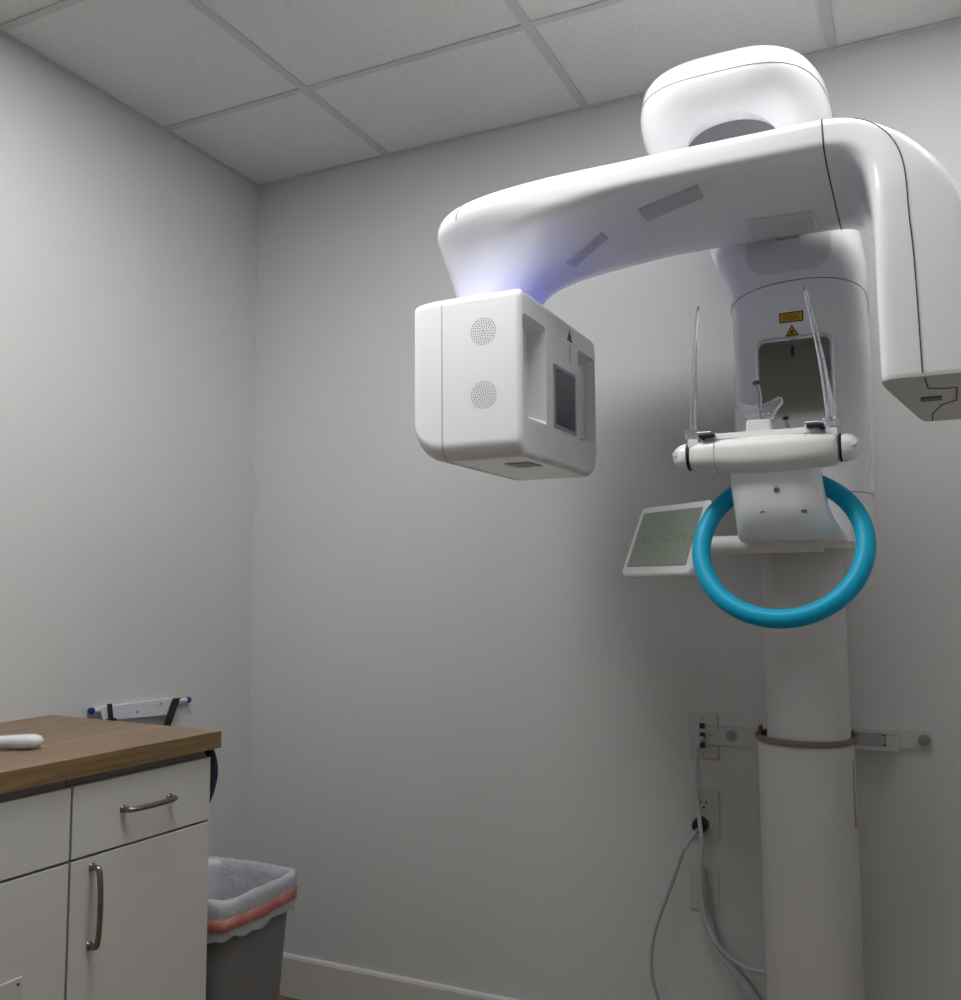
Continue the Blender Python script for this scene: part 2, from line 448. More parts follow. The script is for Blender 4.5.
# mirror with chrome rim
mx0, mx1, mz0, mz1 = 1.648, 1.795, 1.470, 1.728
ring = rrect(((mx0 + mx1) / 2, -.392, (mz0 + mz1) / 2), X, Z, (mx1 - mx0) / 2, (mz1 - mz0) / 2, .020, 8)
cc = Vector(((mx0 + mx1) / 2, -.392, (mz0 + mz1) / 2))
MR = link('mirror', loft(B(), [[p + Vector((0, .02, 0)) for p in ring], [p + Vector((0, -.003, 0)) for p in ring]]), 'mirror', CA, smooth=False)
link('mirror_rim', tube(B(), [p + Vector((0, -.003, 0)) for p in ring], .0042, 10, closed=True), 'chrome', MR)
bm = B(); ringi = rrect((1.7185, -.3955, 1.700), X, Z, .0035, .011, .003, 4)
loft(bm, [ringi, [p + Vector((0, -.001, 0)) for p in ringi]])
link('laser_slot', bm, 'dark', MR, smooth=False)
bm = B(); cyl(bm, (1.728, -.395, 1.530), (1.728, -.400, 1.530), .006, N=20)
link('sensor_dot', bm, 'satin', MR)
# warning labels on the carriage
def flat_box(x0, x1, z0, z1, g, d, mat, name, parent):
    y = min(carr_front(x0, z0), carr_front(x1, z1), carr_front((x0 + x1) / 2, (z0 + z1) / 2)) - g
    return link(name, box(B(), (x0, y - d, z0), (x1, y + .003, z1)), mat, parent, smooth=False), y - d
wl, y_ = flat_box(1.694, 1.742, 1.763, 1.785, .0003, .0006, 'label_ink', 'laser_label', CA)
lp = link('label_face', box(B(), (1.6965, y_ - .0004, 1.7655), (1.7395, y_, 1.7825)), 'label', wl, smooth=False)
bm = B()
for i in range(4): box(bm, (1.700 + .001 * (i % 2), y_ - .0007, 1.7682 + i * .0034), (1.736 - .002 * (i % 3), y_ - .0004, 1.7694 + i * .0034))
link('label_print', bm, 'label_ink', wl, smooth=False)
def tri(cx, cz, s, y, name, parent, axis='Y'):
    def P(u, w, d):
        return Vector((cx + u, y - d, cz + w)) if axis == 'Y' else Vector((y + d, cx + u, cz + w))
    def T(k, d): return [P(-s * k, -s * .62 * k, d), P(s * k, -s * .62 * k, d), P(0, s * 1.1 * k, d)]
    o = link(name, loft(B(), [T(1, -.003), T(1, .0006)]), 'label_ink', parent, smooth=False)
    f = link('label_face', loft(B(), [T(.74, .0005), T(.74, .0010)]), 'label', o, smooth=False)
    bm = B()
    cyl(bm, P(0, -.05 * s, .0009), P(0, -.05 * s, .0014), s * .2, N=10)
    for a in range(8):
        t = a * PI / 4; r1 = s * .38
        tube(bm, [P(0, -.05 * s, .0012), P(math.cos(t) * r1, -.05 * s + math.sin(t) * r1, .0012)], s * .035, 4)
    link('label_print', bm, 'label_ink', o, smooth=False)
    return o
tri(1.7185, 1.7425, .0135, carr_front(1.7185, 1.74) - .0004, 'warning_triangle', CA)

# ---- gooseneck head above the arm
XH = 1.639
def pillow(z, hx, yf, yb, cx=XH, n=3.5, N=72):
    return sring((cx, (yf + yb) / 2, z), X, Y, hx, (yb - yf) / 2, n, N)
bm = B()
prof = [(2.028, .124, -.592), (2.045, .140, -.628), (2.065, .157, -.664), (2.09, .1715, -.702), (2.115, .1798, -.724), (2.135, .1825, -.734), (2.15, .182, -.734),
        (2.175, .179, -.729), (2.191, .171, -.717), (2.206, .156, -.697), (2.217, .132, -.665), (2.223, .10, -.62)]
loft(bm, [pillow(z, hx, yf, -.05 - max(0, (2.05 - z)) * .5) for z, hx, yf in prof])
HD = link('pivot_head', bm, 'shell', S)
link('seam', tube(B(), [p for p in pillow(2.15, .1822, -.7342, -.0498)], .0009, 6, closed=True), 'seam_light', HD)
# recess at the front foot of the head
def tilt_ring(y, a, b):
    out = sring((XH + .012, y, 2.036), X, Z, a, b, 2.2, 40)
    for p in out: p.y -= (p.z - 2.036) * .75
    return out
bm = B(); loft(bm, [tilt_ring(-.624, .092, .050), tilt_ring(-.80, .092, .050)])
boolean(HD, bm)
bm = B(); loft(bm, [tilt_ring(-.623, .0915, .0495), tilt_ring(-.628, .0915, .0495)])
link('recess_panel', bm, 'recess_dark', HD, smooth=False)
link('recess_slot', box(B(), (XH - .02, -.636, 2.032), (XH + .05, -.6285, 2.042)), 'dark', HD, smooth=False)

# ---- rotating arm (neck above the tube head, beam, corner above the sensor)
AY = -.585
ARM = [  # outer (x, z), inner (x, z), half width in y, exponent
    ((1.066, 1.790), (1.205, 1.790), .082, 2.5),
    ((1.061, 1.815), (1.211, 1.812), .090, 2.6),
    ((1.054, 1.845), (1.226, 1.838), .104, 2.8),
    ((1.047, 1.880), (1.252, 1.864), .124, 3.0),
    ((1.041, 1.915), (1.290, 1.886), .148, 3.3),
    ((1.040, 1.943), (1.338, 1.903), .170, 3.6),
    ((1.048, 1.964), (1.392, 1.914), .184, 3.8),
    ((1.072, 1.982), (1.445, 1.922), .192, 4.0),
    ((1.114, 1.995), (1.490, 1.927), .195, 4.1),
    ((1.180, 2.004), (1.530, 1.930), .197, 4.2),
    ((1.290, 2.010), (1.570, 1.931), .198, 4.3),
    ((1.430, 2.010), (1.620, 1.932), .199, 4.4),
    ((1.570, 2.010), (1.680, 1.933), .200, 4.5),
    ((1.690, 2.010), (1.740, 1.933), .200, 4.5),
    ((1.780, 2.009), (1.790, 1.933), .201, 4.6),
    ((1.822, 2.008), (1.824, 1.932), .202, 4.6)]
SEN = [
    ((1.822, 2.008), (1.824, 1.932), .202, 4.6),
    ((1.855, 2.002), (1.846, 1.929), .205, 4.6),
    ((1.888, 1.990), (1.862, 1.921), .208, 4.6),
    ((1.922, 1.970), (1.874, 1.908), .212, 4.7),
    ((1.955, 1.944), (1.881, 1.890), .216, 5.0),
    ((1.985, 1.910), (1.884, 1.868), .220, 5.5),
    ((2.010, 1.870), (1.886, 1.840), .223, 6.5),
    ((2.030, 1.825), (1.887, 1.805), .224, 7.5),
    ((2.043, 1.775), (1.888, 1.765), .225, 8.5),
    ((2.050, 1.700), (1.888, 1.700), .225, 9.5),
    ((2.055, 1.560), (1.889, 1.560), .225, 10.),
    ((2.054, 1.543), (1.8895, 1.543), .2245, 10.),
    ((2.052, 1.538), (1.8905, 1.538), .2235, 10.)]
def arm_ring(s, N=96, g=0.0):
    (ox, oz), (ix, iz), w, n = s
    o = Vector((ox, AY, oz)); i = Vector((ix, AY, iz)); c = (o + i) / 2; u = (o - i) / 2
    a = u.length; u.normalize()
    out = sring(c, u, Y, a + g, w + g, n, N)
    if ox > 1.9:      # the sensor housing narrows toward the wall
        wt = min(1, max(0, (1.93 - oz) / .2))
        for p in out:
            q = (ox - p.x) / max(.01, ox - ix)
            p.x += .062 * wt * min(1, max(0, (p.y + .80) / .42)) * min(1, max(0, q))
    return out
def front_pt(s, f, g=.0003):
    """point on the camera side of the section, f from -1 (inner) to 1 (outer)"""
    (ox, oz), (ix, iz), w, n = s
    o = Vector((ox, AY, oz)); i = Vector((ix, AY, iz)); c = (o + i) / 2; u = (o - i) / 2
    a = u.length; u.normalize()
    return c + u * (f * a) - Y * ((w + g) * (1 - abs(f) ** n) ** (1 / n))
def dense(L, k=3):
    out = []
    flat = [Vector((s[0][0], s[0][1], s[1][0])) for s in L]
    def cr(a, b, c, d, t): return .5 * ((2 * b) + (c - a) * t + (2 * a - 5 * b + 4 * c - d) * t * t + (3 * b - a - 3 * c + d) * t ** 3)
    def vals(s): return [s[0][0], s[0][1], s[1][0], s[1][1], s[2], s[3]]
    V = [vals(s) for s in L]
    for i in range(len(V) - 1):
        a = V[max(i - 1, 0)]; b = V[i]; c = V[i + 1]; d = V[min(i + 2, len(V) - 1)]
        for j in range(k):
            t = j / k
            q = [cr(a[m_], b[m_], c[m_], d[m_], t) for m_ in range(6)]
            out.append(((q[0], q[1]), (q[2], q[3]), q[4], q[5]))
    out.append(L[-1])
    return out
AR = link('rotating_arm', loft(B(), [arm_ring(s) for s in dense(ARM)]), 'shell', S, angle=50)
SN = link('sensor_housing', loft(B(), [arm_ring(s) for s in dense(SEN)]), 'shell', S, angle=50)
link('seam', tube(B(), arm_ring(SEN[0], g=.0003), .0012, 6, closed=True), 'seam', AR)
A2 = dense(ARM)
pts = []
for k, s in enumerate(A2):
    if k < 18: continue
    f = .55 + .33 * min(1, (k - 18) / 8)
    pts.append(front_pt(s, f))
link('seam', tube(B(), pts, .0010, 6), 'seam_light', AR)
S2 = dense(SEN); pts = []
for k, s in enumerate(S2[:-4]):
    t = min(1, k / 24.0); t = t * t * (3 - 2 * t); f = .88 * (1 - t) + (-.22) * t
    pts.append(front_pt(s, f))
link('seam', tube(B(), pts, .0010, 6), 'seam', SN)
# underside plates of the sensor housing
zb = 1.538
sen_b = link('bottom_cover', loft(B(), [arm_ring(((2.051, zb + .001), (1.891, zb + .001), .222, 10.)), arm_ring(((2.051, zb - .0012), (1.891, zb - .0012), .222, 10.))]), 'under', SN, angle=40)
zz = zb - .0016
tube_pts = [(1.957, -.80, zz), (1.962, -.715, zz), (1.985, -.700, zz), (2.005, -.700, zz), (2.008, -.585, zz), (1.985, -.545, zz), (1.972, -.46, zz), (1.972, -.37, zz)]
link('seam', tube(B(), tube_pts, .0010, 6), 'seam', SN)
link('dark_window', box(B(), (1.951, -.635, zb - .0030), (1.984, -.600, zb - .0008)), 'dark', SN, smooth=False)
# plates under the beam
def under(x0, x1, y0, y1, z, mat, name, skew=.0, d=.0012):
    bm = B()
    lo = [Vector((x0, y0, z)), Vector((x1, y0, z)), Vector((x1 + skew, y1, z)), Vector((x0 + skew, y1, z))]
    loft(bm, [lo, [p + Vector((0, 0, d + .006)) for p in lo]])
    return link(name, bm, mat, AR, smooth=False)
def under_z(x):
    for a, b in zip(ARM, ARM[1:]):
        if a[1][0] <= x <= b[1][0]: return a[1][1] + (b[1][1] - a[1][1]) * (x - a[1][0]) / (b[1][0] - a[1][0])
def under_quad(pts):  # thin grey quads lying flush under the beam
    bm = B(); lo = []
    P = [Vector((x, y, 0)) for x, y in pts]
    for a, b in zip(P, P[1:] + P[:1]):
        for k in range(8):
            q = a.lerp(b, k / 8); q.z = under_z(q.x) - .0012; lo.append(q)
    loft(bm, [lo, [p + Vector((0, 0, .007)) for p in lo]])
    return link('underside_patch', bm, 'patch', AR, smooth=False)
under_quad([(1.485, -.711), (1.607, -.752), (1.606, -.702), (1.487, -.650)])
under_quad([(1.300, -.600), (1.398, -.668), (1.400, -.628), (1.306, -.562)])
tp = loft(B(), [rrect((1.72, -.500, 1.9322), X, Y, .062, .05, .012), rrect((1.72, -.500, 1.9285), X, Y, .060, .048, .012)])
TP = link('underside_plate', tp, 'shell_grey', AR)  # thin rounded grey plate set just below the beam
link('plate_strip', box(B(), (1.700, -.437, 1.926), (1.745, -.430, 1.9295)), 'frame_grey', TP, smooth=False)

# blue glow ring where neck meets the tube head
bm = B()
ro = sring((1.1335, AY, 1.782), X, Y, .082, .096, 2.5, 64); ri = sring((1.1335, AY, 1.782), X, Y, .074, .087, 2.5, 64)
up = Vector((0, 0, .004))
loft(bm, [ri, ro, [p + up for p in ro], [p + up for p in ri], ri], (False, False)); bmesh.ops.remove_doubles(bm, verts=bm.verts, dist=1e-6)
link('blue_light_ring', bm, 'led', AR)

# ---- tube head
hx0, hx1, hy0, hy1, hz0, hz1 = 1.053, 1.283, -.810, -.362, 1.461, 1.781
def head_ring(x):
    d = x - hx0; R = .062
    k = (R - math.sqrt(max(0, R * R - (R - d) ** 2))) if d < R else 0
    R2 = .012; e = hx1 - x
    k2 = (R2 - math.sqrt(max(0, R2 * R2 - (R2 - e) ** 2))) if e < R2 else 0
    ks = k * .10 + k2
    z0 = hz0 + k * .85 + k2; z1 = hz1 - ks; y0 = hy0 + ks; y1 = hy1 - ks
    rt = .018; out = []
    for cy, cz, r, a0 in ((y1 - rt, z1 - rt, rt, 0), (y0 + rt, z1 - rt, rt, 90), (y0 + .034, z0 + .034, .034, 180), (y1 - .062, z0 + .062, .062, 270)):
        for q in range(11):
            t = math.radians(a0 + 9 * q); out.append(Vector((x, cy + r * math.cos(t), cz + r * math.sin(t))))
    return out
hxs = [hx0 + .062 * (1 - math.cos(math.radians(a))) for a in range(0, 91, 9)] + [1.15, 1.20, 1.25] + [hx1 - .012 * (1 - math.sin(math.radians(a))) for a in range(0, 91, 15)]
TH = link('tube_head', loft(B(), [head_ring(x) for x in hxs]), 'shell', S, angle=50)
def recess_cut(y0, y1, z0, z1):
    bm = B()
    ring = rrect((hx1 + .02, (y0 + y1) / 2, (z0 + z1) / 2), Y, Z, (y1 - y0) / 2, (z1 - z0) / 2, .010, 5)
    rin = rrect((hx1 - .036, (y0 + y1) / 2, (z0 + z1) / 2), Y, Z, (y1 - y0) / 2 - .008, (z1 - z0) / 2 - .012, .010, 5)
    loft(bm, [rin, rrect((hx1 - .001, (y0 + y1) / 2, (z0 + z1) / 2), Y, Z, (y1 - y0) / 2, (z1 - z0) / 2, .010, 5), ring])
    return bm
boolean(TH, recess_cut(-.800, -.682, 1.535, 1.733))
boolean(TH, recess_cut(-.490, -.372, 1.535, 1.733))
for yy in (-.765, -.408):
    bm = B(); ring = rrect((hx1 - .034, yy, 1.634), Y, Z, .028, .085, .006, 4)
    loft(bm, [ring, [p + Vector((.010, 0, 0)) for p in ring]])
    link('handle_bar', bm, 'shell', TH)
# seam on the front face
link('seam', tube(B(), [p + (p - Vector((1.115, AY, 1.61))).normalized() * .0001 for p in head_ring(1.117)], .0008, 6, closed=True), 'seam_light', TH)
# window
wf = B()
o_ = rrect((hx1 - .002, -.575, 1.604), Y, Z, .066, .066, .006, 4); i_ = rrect((hx1 - .002, -.575, 1.604), Y, Z, .058, .058, .004, 4)
tx = Vector((.0035, 0, 0))
loft(wf, [o_, [p + tx for p in o_], [p + tx for p in i_], i_], (False, False))
WF = link('window_frame', wf, 'frame_grey', TH, smooth=False)
link('window_pane', loft(B(), [[p for p in i_], [p + Vector((.0026, 0, 0)) for p in i_]]), 'pane', WF, smooth=False)
tri(-.540, 1.748, .0145, hx1 + .0002, 'warning_triangle', TH, axis='X')
link('centre_mark', box(B(), (hx1 - .001, -.541, 1.692), (hx1 + .0006, -.539, 1.728)), 'frame_grey', TH, smooth=False)
# speaker grilles on the front face
def grille(cx, cz, R):
    bm = B()
    for k in range(0, 7):
        r = R * k / 6.0; n = max(1, int(round(2 * PI * k * .8)))
        for q in range(n):
            t = 2 * PI * q / n + k * .3
            px, pz = cx + r * math.cos(t), cz + r * math.sin(t)
            ringp = [Vector((px + .00115 * math.cos(a * PI / 3), hy0 - .0004, pz + .00115 * math.sin(a * PI / 3))) for a in range(6)]
            loft(bm, [[p + Vector((0, .0008, 0)) for p in ringp], ringp])
    link('speaker_grille', bm, 'seam', TH, smooth=False)
grille(1.206, 1.703, .0255); grille(1.206, 1.580, .0255)
# underside window of the tube head
link('bottom_window', box(B(), (1.203, -.708, hz0 - .0015), (1.256, -.640, hz0 + .002)), 'frame_grey', TH, smooth=False)
# ---- chin rest: arm, bar, end knobs
NK = [  # z, centre y, half x, half y, centre x
    (1.452, -.590, .080, .030, 1.700), (1.425, -.588, .081, .034, 1.701), (1.395, -.580, .082, .042, 1.703), (1.365, -.564, .084, .054, 1.706),
    (1.340, -.537, .088, .074, 1.710), (1.322, -.500, .094, .098, 1.713), (1.310, -.470, .098, .118, 1.715), (1.303, -.455, .096, .120, 1.715), (1.300, -.448, .090, .112, 1.715)]
NE = link('chin_support_arm', loft(B(), [sring((cx, cy, z), X, Y, hx, hy, 3.4, 60) for z, cy, hx, hy, cx in NK]), 'shell', S)
for px_, py_, pz_ in ((1.707, -.6225, 1.392), (1.680, -.6115, 1.352), (1.752, -.6115, 1.352)):
    bm = B(); cyl(bm, (px_, py_ + .012, pz_ + .008), (px_, py_ - .0015, pz_ - .002), .0055, N=14)
    link('screw_cap', bm, 'recess', NE)
bm = B(); BY = -.600; BZ = 1.464
prof = [(1.550, .026, .022, .001), (1.552, .034, .027, .001), (1.575, .041, .030, 0), (1.60, .045, .032, -.001), (1.64, .050, .0355, -.004), (1.70, .052, .037, -.005),
        (1.75, .050, .0355, -.004), (1.785, .045, .032, -.001), (1.805, .041, .030, 0), (1.813, .034, .027, .001), (1.815, .026, .022, .001)]
loft(bm, [sring((x, BY, BZ + dz), Y, Z, hy, hz, 2.7, 48) for x, hy, hz, dz in prof])
BR = link('chin_rest_bar', bm, 'satin', S)
def knob(x0, x1):
    bm = B(); n = 9; rings = []
    for k in range(n):
        t = k / (n - 1); r = math.sqrt(max(0.02, 1 - t ** 2.2))
        rings.append(sring((x0 + (x1 - x0) * t, BY, BZ), Y, Z, .033 * r, .026 * r, 2.4, 32))
    loft(bm, rings)
    kb = link('end_knob', bm, 'shell', BR)
    s = 1 if x1 > x0 else -1; f = .62
    bm = B(); c = Vector((x0 + (x1 - x0) * f, BY - .025, BZ + .004))
    loft(bm, [sring((c.x, BY - .018, c.z), X, Z, .0068, .0050, 2, 20), sring((c.x, BY - .0285, c.z), X, Z, .0068, .0050, 2, 20), sring((c.x, BY - .0292, c.z), X, Z, .0052, .0036, 2, 20)])
    link('finger_dimple', bm, 'satin', kb)
knob(1.544, 1.514); knob(1.821, 1.852)
for x in (1.5455, 1.8185):
    bm = B(); cyl(bm, (x - .0016, BY, BZ), (x + .0016, BY, BZ), .0262, N=32)
    link('dark_joint', bm, 'dark', BR)
# raised trays and seams on the bar
TR = link('top_tray', loft(B(), [rrect((1.683, BY - .002, BZ + .026), X, Y, .105, .034, .018), rrect((1.683, BY - .002, BZ + .0365), X, Y, .103, .032, .017), rrect((1.683, BY - .002, BZ + .0378), X, Y, .099, .028, .015)]), 'shell', BR)
for x in (1.600, 1.762):
    link('seam', tube(B(), [p for p in sring((x, BY, BZ), Y, Z, .0455, .0337, 2.7, 48)], .0006, 6, closed=True), 'seam_light', BR)
bm = B(); box(bm, (1.757, BY - .015, BZ + .020), (1.815, BY + .040, BZ + .050), .010, 4)
link('rod_housing', bm, 'shell', BR)
bm = B(); box(bm, (1.553, BY - .010, BZ + .018), (1.590, BY + .036, BZ + .040), .008, 4)
link('rod_housing', bm, 'shell', BR)
for x0, x1, z in ((1.572, 1.602, BZ + .0345), (1.764, 1.794, BZ + .0385)):
    bm = B(); box(bm, (x0, BY - .046, z - .005), (x1, BY - .010, z + .003), .003, 3)
    lv = link('rod_lever', bm, 'dark', BR)
    link('lever_plate', box(B(), (x0 - .003, BY - .040, z + .0025), (x1 - .006, BY - .012, z + .0075), .002, 2), 'steel', lv)
# clear temple rods
def blade(base, tip, wb, wt, lean, name='temple_rod'):
    base = Vector(base); tip = Vector(tip); rings = []
    n = 14
    for k in range(n + 1):
        t = k / n
        c = base.lerp(tip, t) + Vector((lean * math.sin(t * PI), 0, 0))
        w = wb + (wt - wb) * t ** .85
        if k == n: w *= .45
        hx = .0055 - .0028 * t
        d = Vector((.55, -.83, 0)); e = Vector((.83, .55, 0))
        rings.append([c + d * w + e * hx * .35, c + d * w * .5 + e * hx, c - d * w * .5 + e * hx, c - d * w + e * hx * .35, c - d * w - e * hx * .35, c - d * w * .5 - e * hx, c + d * w * .5 - e * hx, c + d * w - e * hx * .35])
    return link(name, loft(B(), rings), 'clear', BR, angle=60)
for (bs, tp_, ln) in (((1.560, -.622, 1.507), (1.572, -.612, 1.752), -.003), ((1.806, -.622, 1.510), (1.768, -.612, 1.763), .004)):
    b_ = blade(bs, tp_, .0150, .0040, ln)
    tp_ = Vector(tp_)
    bm = B(); cyl(bm, tp_ + Vector((0, 0, -.004)), tp_ + Vector((0, 0, .0035)), .0017, N=10)
    link('rod_tip', bm, 'frame_grey', b_)
    bm = B(); b0 = Vector(bs)
    box(bm, b0 + Vector((-.016, -.014, -.012)), b0 + Vector((.014, .012, .006)), .003, 2)
    link('rod_clamp', bm, 'clear', b_)
    bm = B(); box(bm, b0 + Vector((-.011, -.012, -.030)), b0 + Vector((.010, .010, -.012)), .003, 2)
    link('clamp_base', bm, 'shell', b_)
# bite block
bbx, bby, bbz = 1.6785, -.603, 1.5018
bm = B()
loft(bm, [rrect((bbx, bby, z), X, Y, a, b, .006, 4) for z, a, b in ((bbz, .0235, .018), (bbz + .002, .024, .0185), (bbz + .020, .0225, .016), (bbz + .022, .021, .0145))])
BB = link('bite_block', bm, 'shell_grey', BR)
cup = [(-.044, .054), (-.039, .059), (-.028, .054), (-.014, .049), (0, .047), (.014, .050), (.027, .057), (.036, .063), (.043, .061), (.043, .051), (.034, .042), (.027, .034), (.024, .018), (-.024, .018), (-.027, .034), (-.036, .043)]
bm = B()
loft(bm, [[Vector((bbx + u * k, bby + d, bbz + v)) for u, v in cup] for d, k in ((-.013, .97), (-.010, 1.0), (.006, 1.0), (.009, .97))])
bmesh.ops.bevel(bm, geom=list(bm.edges), offset=.0012, segments=2, profile=.5, affect='EDGES')
link('chin_cup', bm, 'clear', BB)
bm = B()
for k in range(5): cyl(bm, (bbx - .018 + k * .009, bby - .0135, bbz + .032), (bbx - .018 + k * .009, bby - .0115, bbz + .032), .0022, N=10)
link('cup_studs', bm, 'chrome', BB)
bm = B(); path = smooth_path([(bbx + .002, bby, bbz + .042), (bbx + .002, bby, bbz + .07), (bbx - .001, bby, bbz + .085), (bbx - .003, bby, bbz + .10)], 4)
tube(bm, path, .0055, 12, flat=.6)
ST = link('bite_stem', bm, 'clear', BB)
bm = B(); cyl(bm, (bbx - .003, bby, bbz + .092), (bbx - .0035, bby, bbz + .097), .0072, N=16)
link('stem_band', bm, 'navy', ST)

# ---- blue handle ring
R0, r0 = .1455, .0172
tilt = math.radians(25)
rc = Vector((1.7065, -.590, 1.290))
pts = []
for k in range(96):
    a = 2 * PI * k / 96
    pts.append(rc + Vector((R0 * math.cos(a), math.sin(tilt) * R0 * math.sin(a), math.cos(tilt) * R0 * math.sin(a))))
link('handle_ring', tube(B(), pts, r0, 24, closed=True), 'blue', S)
# ---- control panel on a tube
a_ = Vector((-.805, .593, 0)).normalized()          # towards the panel's left end
u_ = Vector((.233, .316, .919)).normalized()        # up the panel
nrm = u_.cross(a_).normalized()
if nrm.y > 0: nrm = -nrm
nrm = nrm.normalized()
O = Vector((1.498, -.450, 1.2609))
W_, H_ = .195, .130
cP = O + a_ * (W_ / 2) + u_ * (H_ / 2)
TB = link('panel_tube', cyl(B(), (1.525, -.425, 1.301), (1.766, -.425, 1.301), .0185, N=28, bev=.003), 'satin', S)
bm = B(); cP2 = cP - a_ * .003 - u_ * .002
hw, hh = .1175, .0855
loft(bm, [rrect(cP2 - nrm * .040, a_, u_, hw * .75, hh * .7, .012), rrect(cP2 - nrm * .036, a_, u_, hw * .86, hh * .84, .014), rrect(cP2 - nrm * .022, a_, u_, hw - .004, hh - .003, .014), rrect(cP2 - nrm * .012, a_, u_, hw, hh, .014),
          rrect(cP2 - nrm * .001, a_, u_, hw, hh, .014), rrect(cP2 + nrm * .002, a_, u_, hw - .003, hh - .003, .012)])
CP = link('control_panel', bm, 'shell', S)
bm = B(); r1 = rrect(cP + nrm * .0012, a_, u_, W_ / 2 + .002, H_ / 2 + .002, .002, 2)
loft(bm, [r1, [p + nrm * .0014 for p in r1]])
link('screen_edge', bm, 'frame_grey', CP, smooth=False)
bm = B(); r1 = rrect(cP + nrm * .0020, a_, u_, W_ / 2, H_ / 2, .002, 2)
loft(bm, [r1, [p + nrm * .0012 for p in r1]])
SCR = link('screen', bm, 'lcd', CP, smooth=False)
text_mesh('screen_lettering', 'RAYSCAN', .034, 'lcd_ink', cP + nrm * .0033 - u_ * .010, -a_, u_, SCR, depth=.0002, align='CENTER')
bm = B(); cyl(bm, (1.502, -.425, 1.298), (1.530, -.425, 1.298), .0135, N=20)
link('tube_joint', bm, 'frame_grey', TB)

# ------------------------------------------------------------------ outlets and cables on the back wall
def plate(name, label, cat, x0, x1, z0, z1, group=None):
    t = thing(name, label, cat, ((x0 + x1) / 2, 0, (z0 + z1) / 2), group)
    bm = B()
    loft(bm, [rrect(((x0 + x1) / 2, -.0004, (z0 + z1) / 2), X, Z, (x1 - x0) / 2, (z1 - z0) / 2, .003, 3), rrect(((x0 + x1) / 2, -.004, (z0 + z1) / 2), X, Z, (x1 - x0) / 2, (z1 - z0) / 2, .003, 3),
              rrect(((x0 + x1) / 2, -.006, (z0 + z1) / 2), X, Z, (x1 - x0) / 2 - .003, (z1 - z0) / 2 - .003, .002, 3)])
    link('cover', bm, 'plate', t)
    return t
N1 = plate('network_outlet', 'white wall plate with blue network ports at bracket height', 'network outlet', 1.393, 1.464, .786, .899)
cx = 1.427
for z in (.868, .845, .821):
    bm = B(); box(bm, (cx - .009, -.010, z - .0085), (cx + .009, -.0055, z + .0085), .001, 2)
    pt = link('port', bm, 'plate', N1)
    link('jack', box(B(), (cx - .0065, -.0112, z - .0065), (cx + .0065, -.0098, z + .0065)), 'dark' if abs(z - .845) < .001 else 'navy', pt, smooth=False)
for z in (.886, .799):
    bm = B(); cyl(bm, (cx, -.0055, z), (cx, -.0075, z), .0026, N=12); link('screw', bm, 'screw', N1)
for txt, z in (('DATA', .866), ('DATA', .843), ('PHONE', .819)):
    text_mesh('port_caption', txt, .0065, 'ink', (cx + .012, -.0062, z), X, Z, N1, depth=.0001)
P1 = plate('power_outlet', 'white electrical wall outlet with a black plug, middle of three wall plates', 'power outlet', 1.389, 1.462, .592, .712)
cx = 1.425
for z in (.676, .630):
    bm = B(); loft(bm, [rrect((cx, -.0055, z), X, Z, .017, .0155, .006), rrect((cx, -.0085, z), X, Z, .0165, .015, .006)])
    sk = link('socket', bm, 'plate', P1)
    bm = B()
    box(bm, (cx - .0075, -.0095, z + .001), (cx - .0052, -.0083, z + .010)); box(bm, (cx + .0052, -.0095, z + .002), (cx + .0075, -.0083, z + .009))
    cyl(bm, (cx, -.0083, z - .007), (cx, -.0095, z - .007), .0028, N=12)
    link('slots', bm, 'dark', sk, smooth=False)
B1 = plate('blank_wall_plate', 'plain white wall plate behind the hanging cables, lowest of three', 'wall plate', 1.386, 1.455, .420, .520)
for z in (.508, .432):
    bm = B(); cyl(bm, (1.42, -.0055, z), (1.42, -.0075, z), .0026, N=12); link('screw', bm, 'screw', B1)

PC = thing('power_cable', 'grey power cord hanging from the black plug and looping left of the other cables', 'power cord', (1.42, -.03, .63))
bm = B(); cyl(bm, (1.418, -.0096, .630), (1.418, -.040, .628), .0195, .018, N=28, bev=.004)
PL = link('plug', bm, 'dark', PC)
def wpath(pix, ys):
    return [at(x, y, 'Y', yy) for (x, y), yy in zip(pix, ys)]
p = wpath([(698, 829), (691, 838), (684, 850), (677, 870), (667, 897), (657, 925), (652, 950), (652, 975), (658, 998), (668, 1025), (690, 1065), (720, 1110)], [-.040, -.045, -.045, -.04, -.04, -.04, -.04, -.045, -.05, -.06, -.07, -.08])
p = [Vector((q.x, q.y, max(.02, q.z))) for q in p]
sm = smooth_path(p, 6)
link('cord', tube(B(), sm, .0040, 10), 'cord', PC)
link('cord_sleeve', tube(B(), sm[2:12], .0062, 10), 'cable', PC)
def cable(name, label, cat, pix, ys, r, mat):
    p = [Vector((q.x, q.y, max(.02, q.z))) for q in wpath(pix, ys)]
    o = link(name, tube(B(), smooth_path(p, 6), r, 12), mat)
    return tag(o, label, cat)
cable('network_cable', 'thick pale cable plugged into the network wall plate, hanging in front of the outlets', 'cable',
      [(702, 738), (697, 746), (696, 765), (696, 790), (699, 815), (702, 845), (701, 870), (701, 895), (707, 925), (722, 950), (742, 966), (762, 972), (790, 975)],
      [-.015, -.05, -.052, -.052, -.058, -.068, -.052, -.048, -.05, -.05, -.05, -.05, -.04], .0055, 'cable')
cable('data_cable', 'thin grey cable hanging behind the pale cable and curving toward the column foot', 'cable',
      [(705, 868), (708, 890), (712, 915), (722, 945), (738, 968), (752, 985), (765, 1005), (790, 1040)],
      [-.020, -.024, -.026, -.028, -.03, -.03, -.03, -.03], .0040, 'cord')
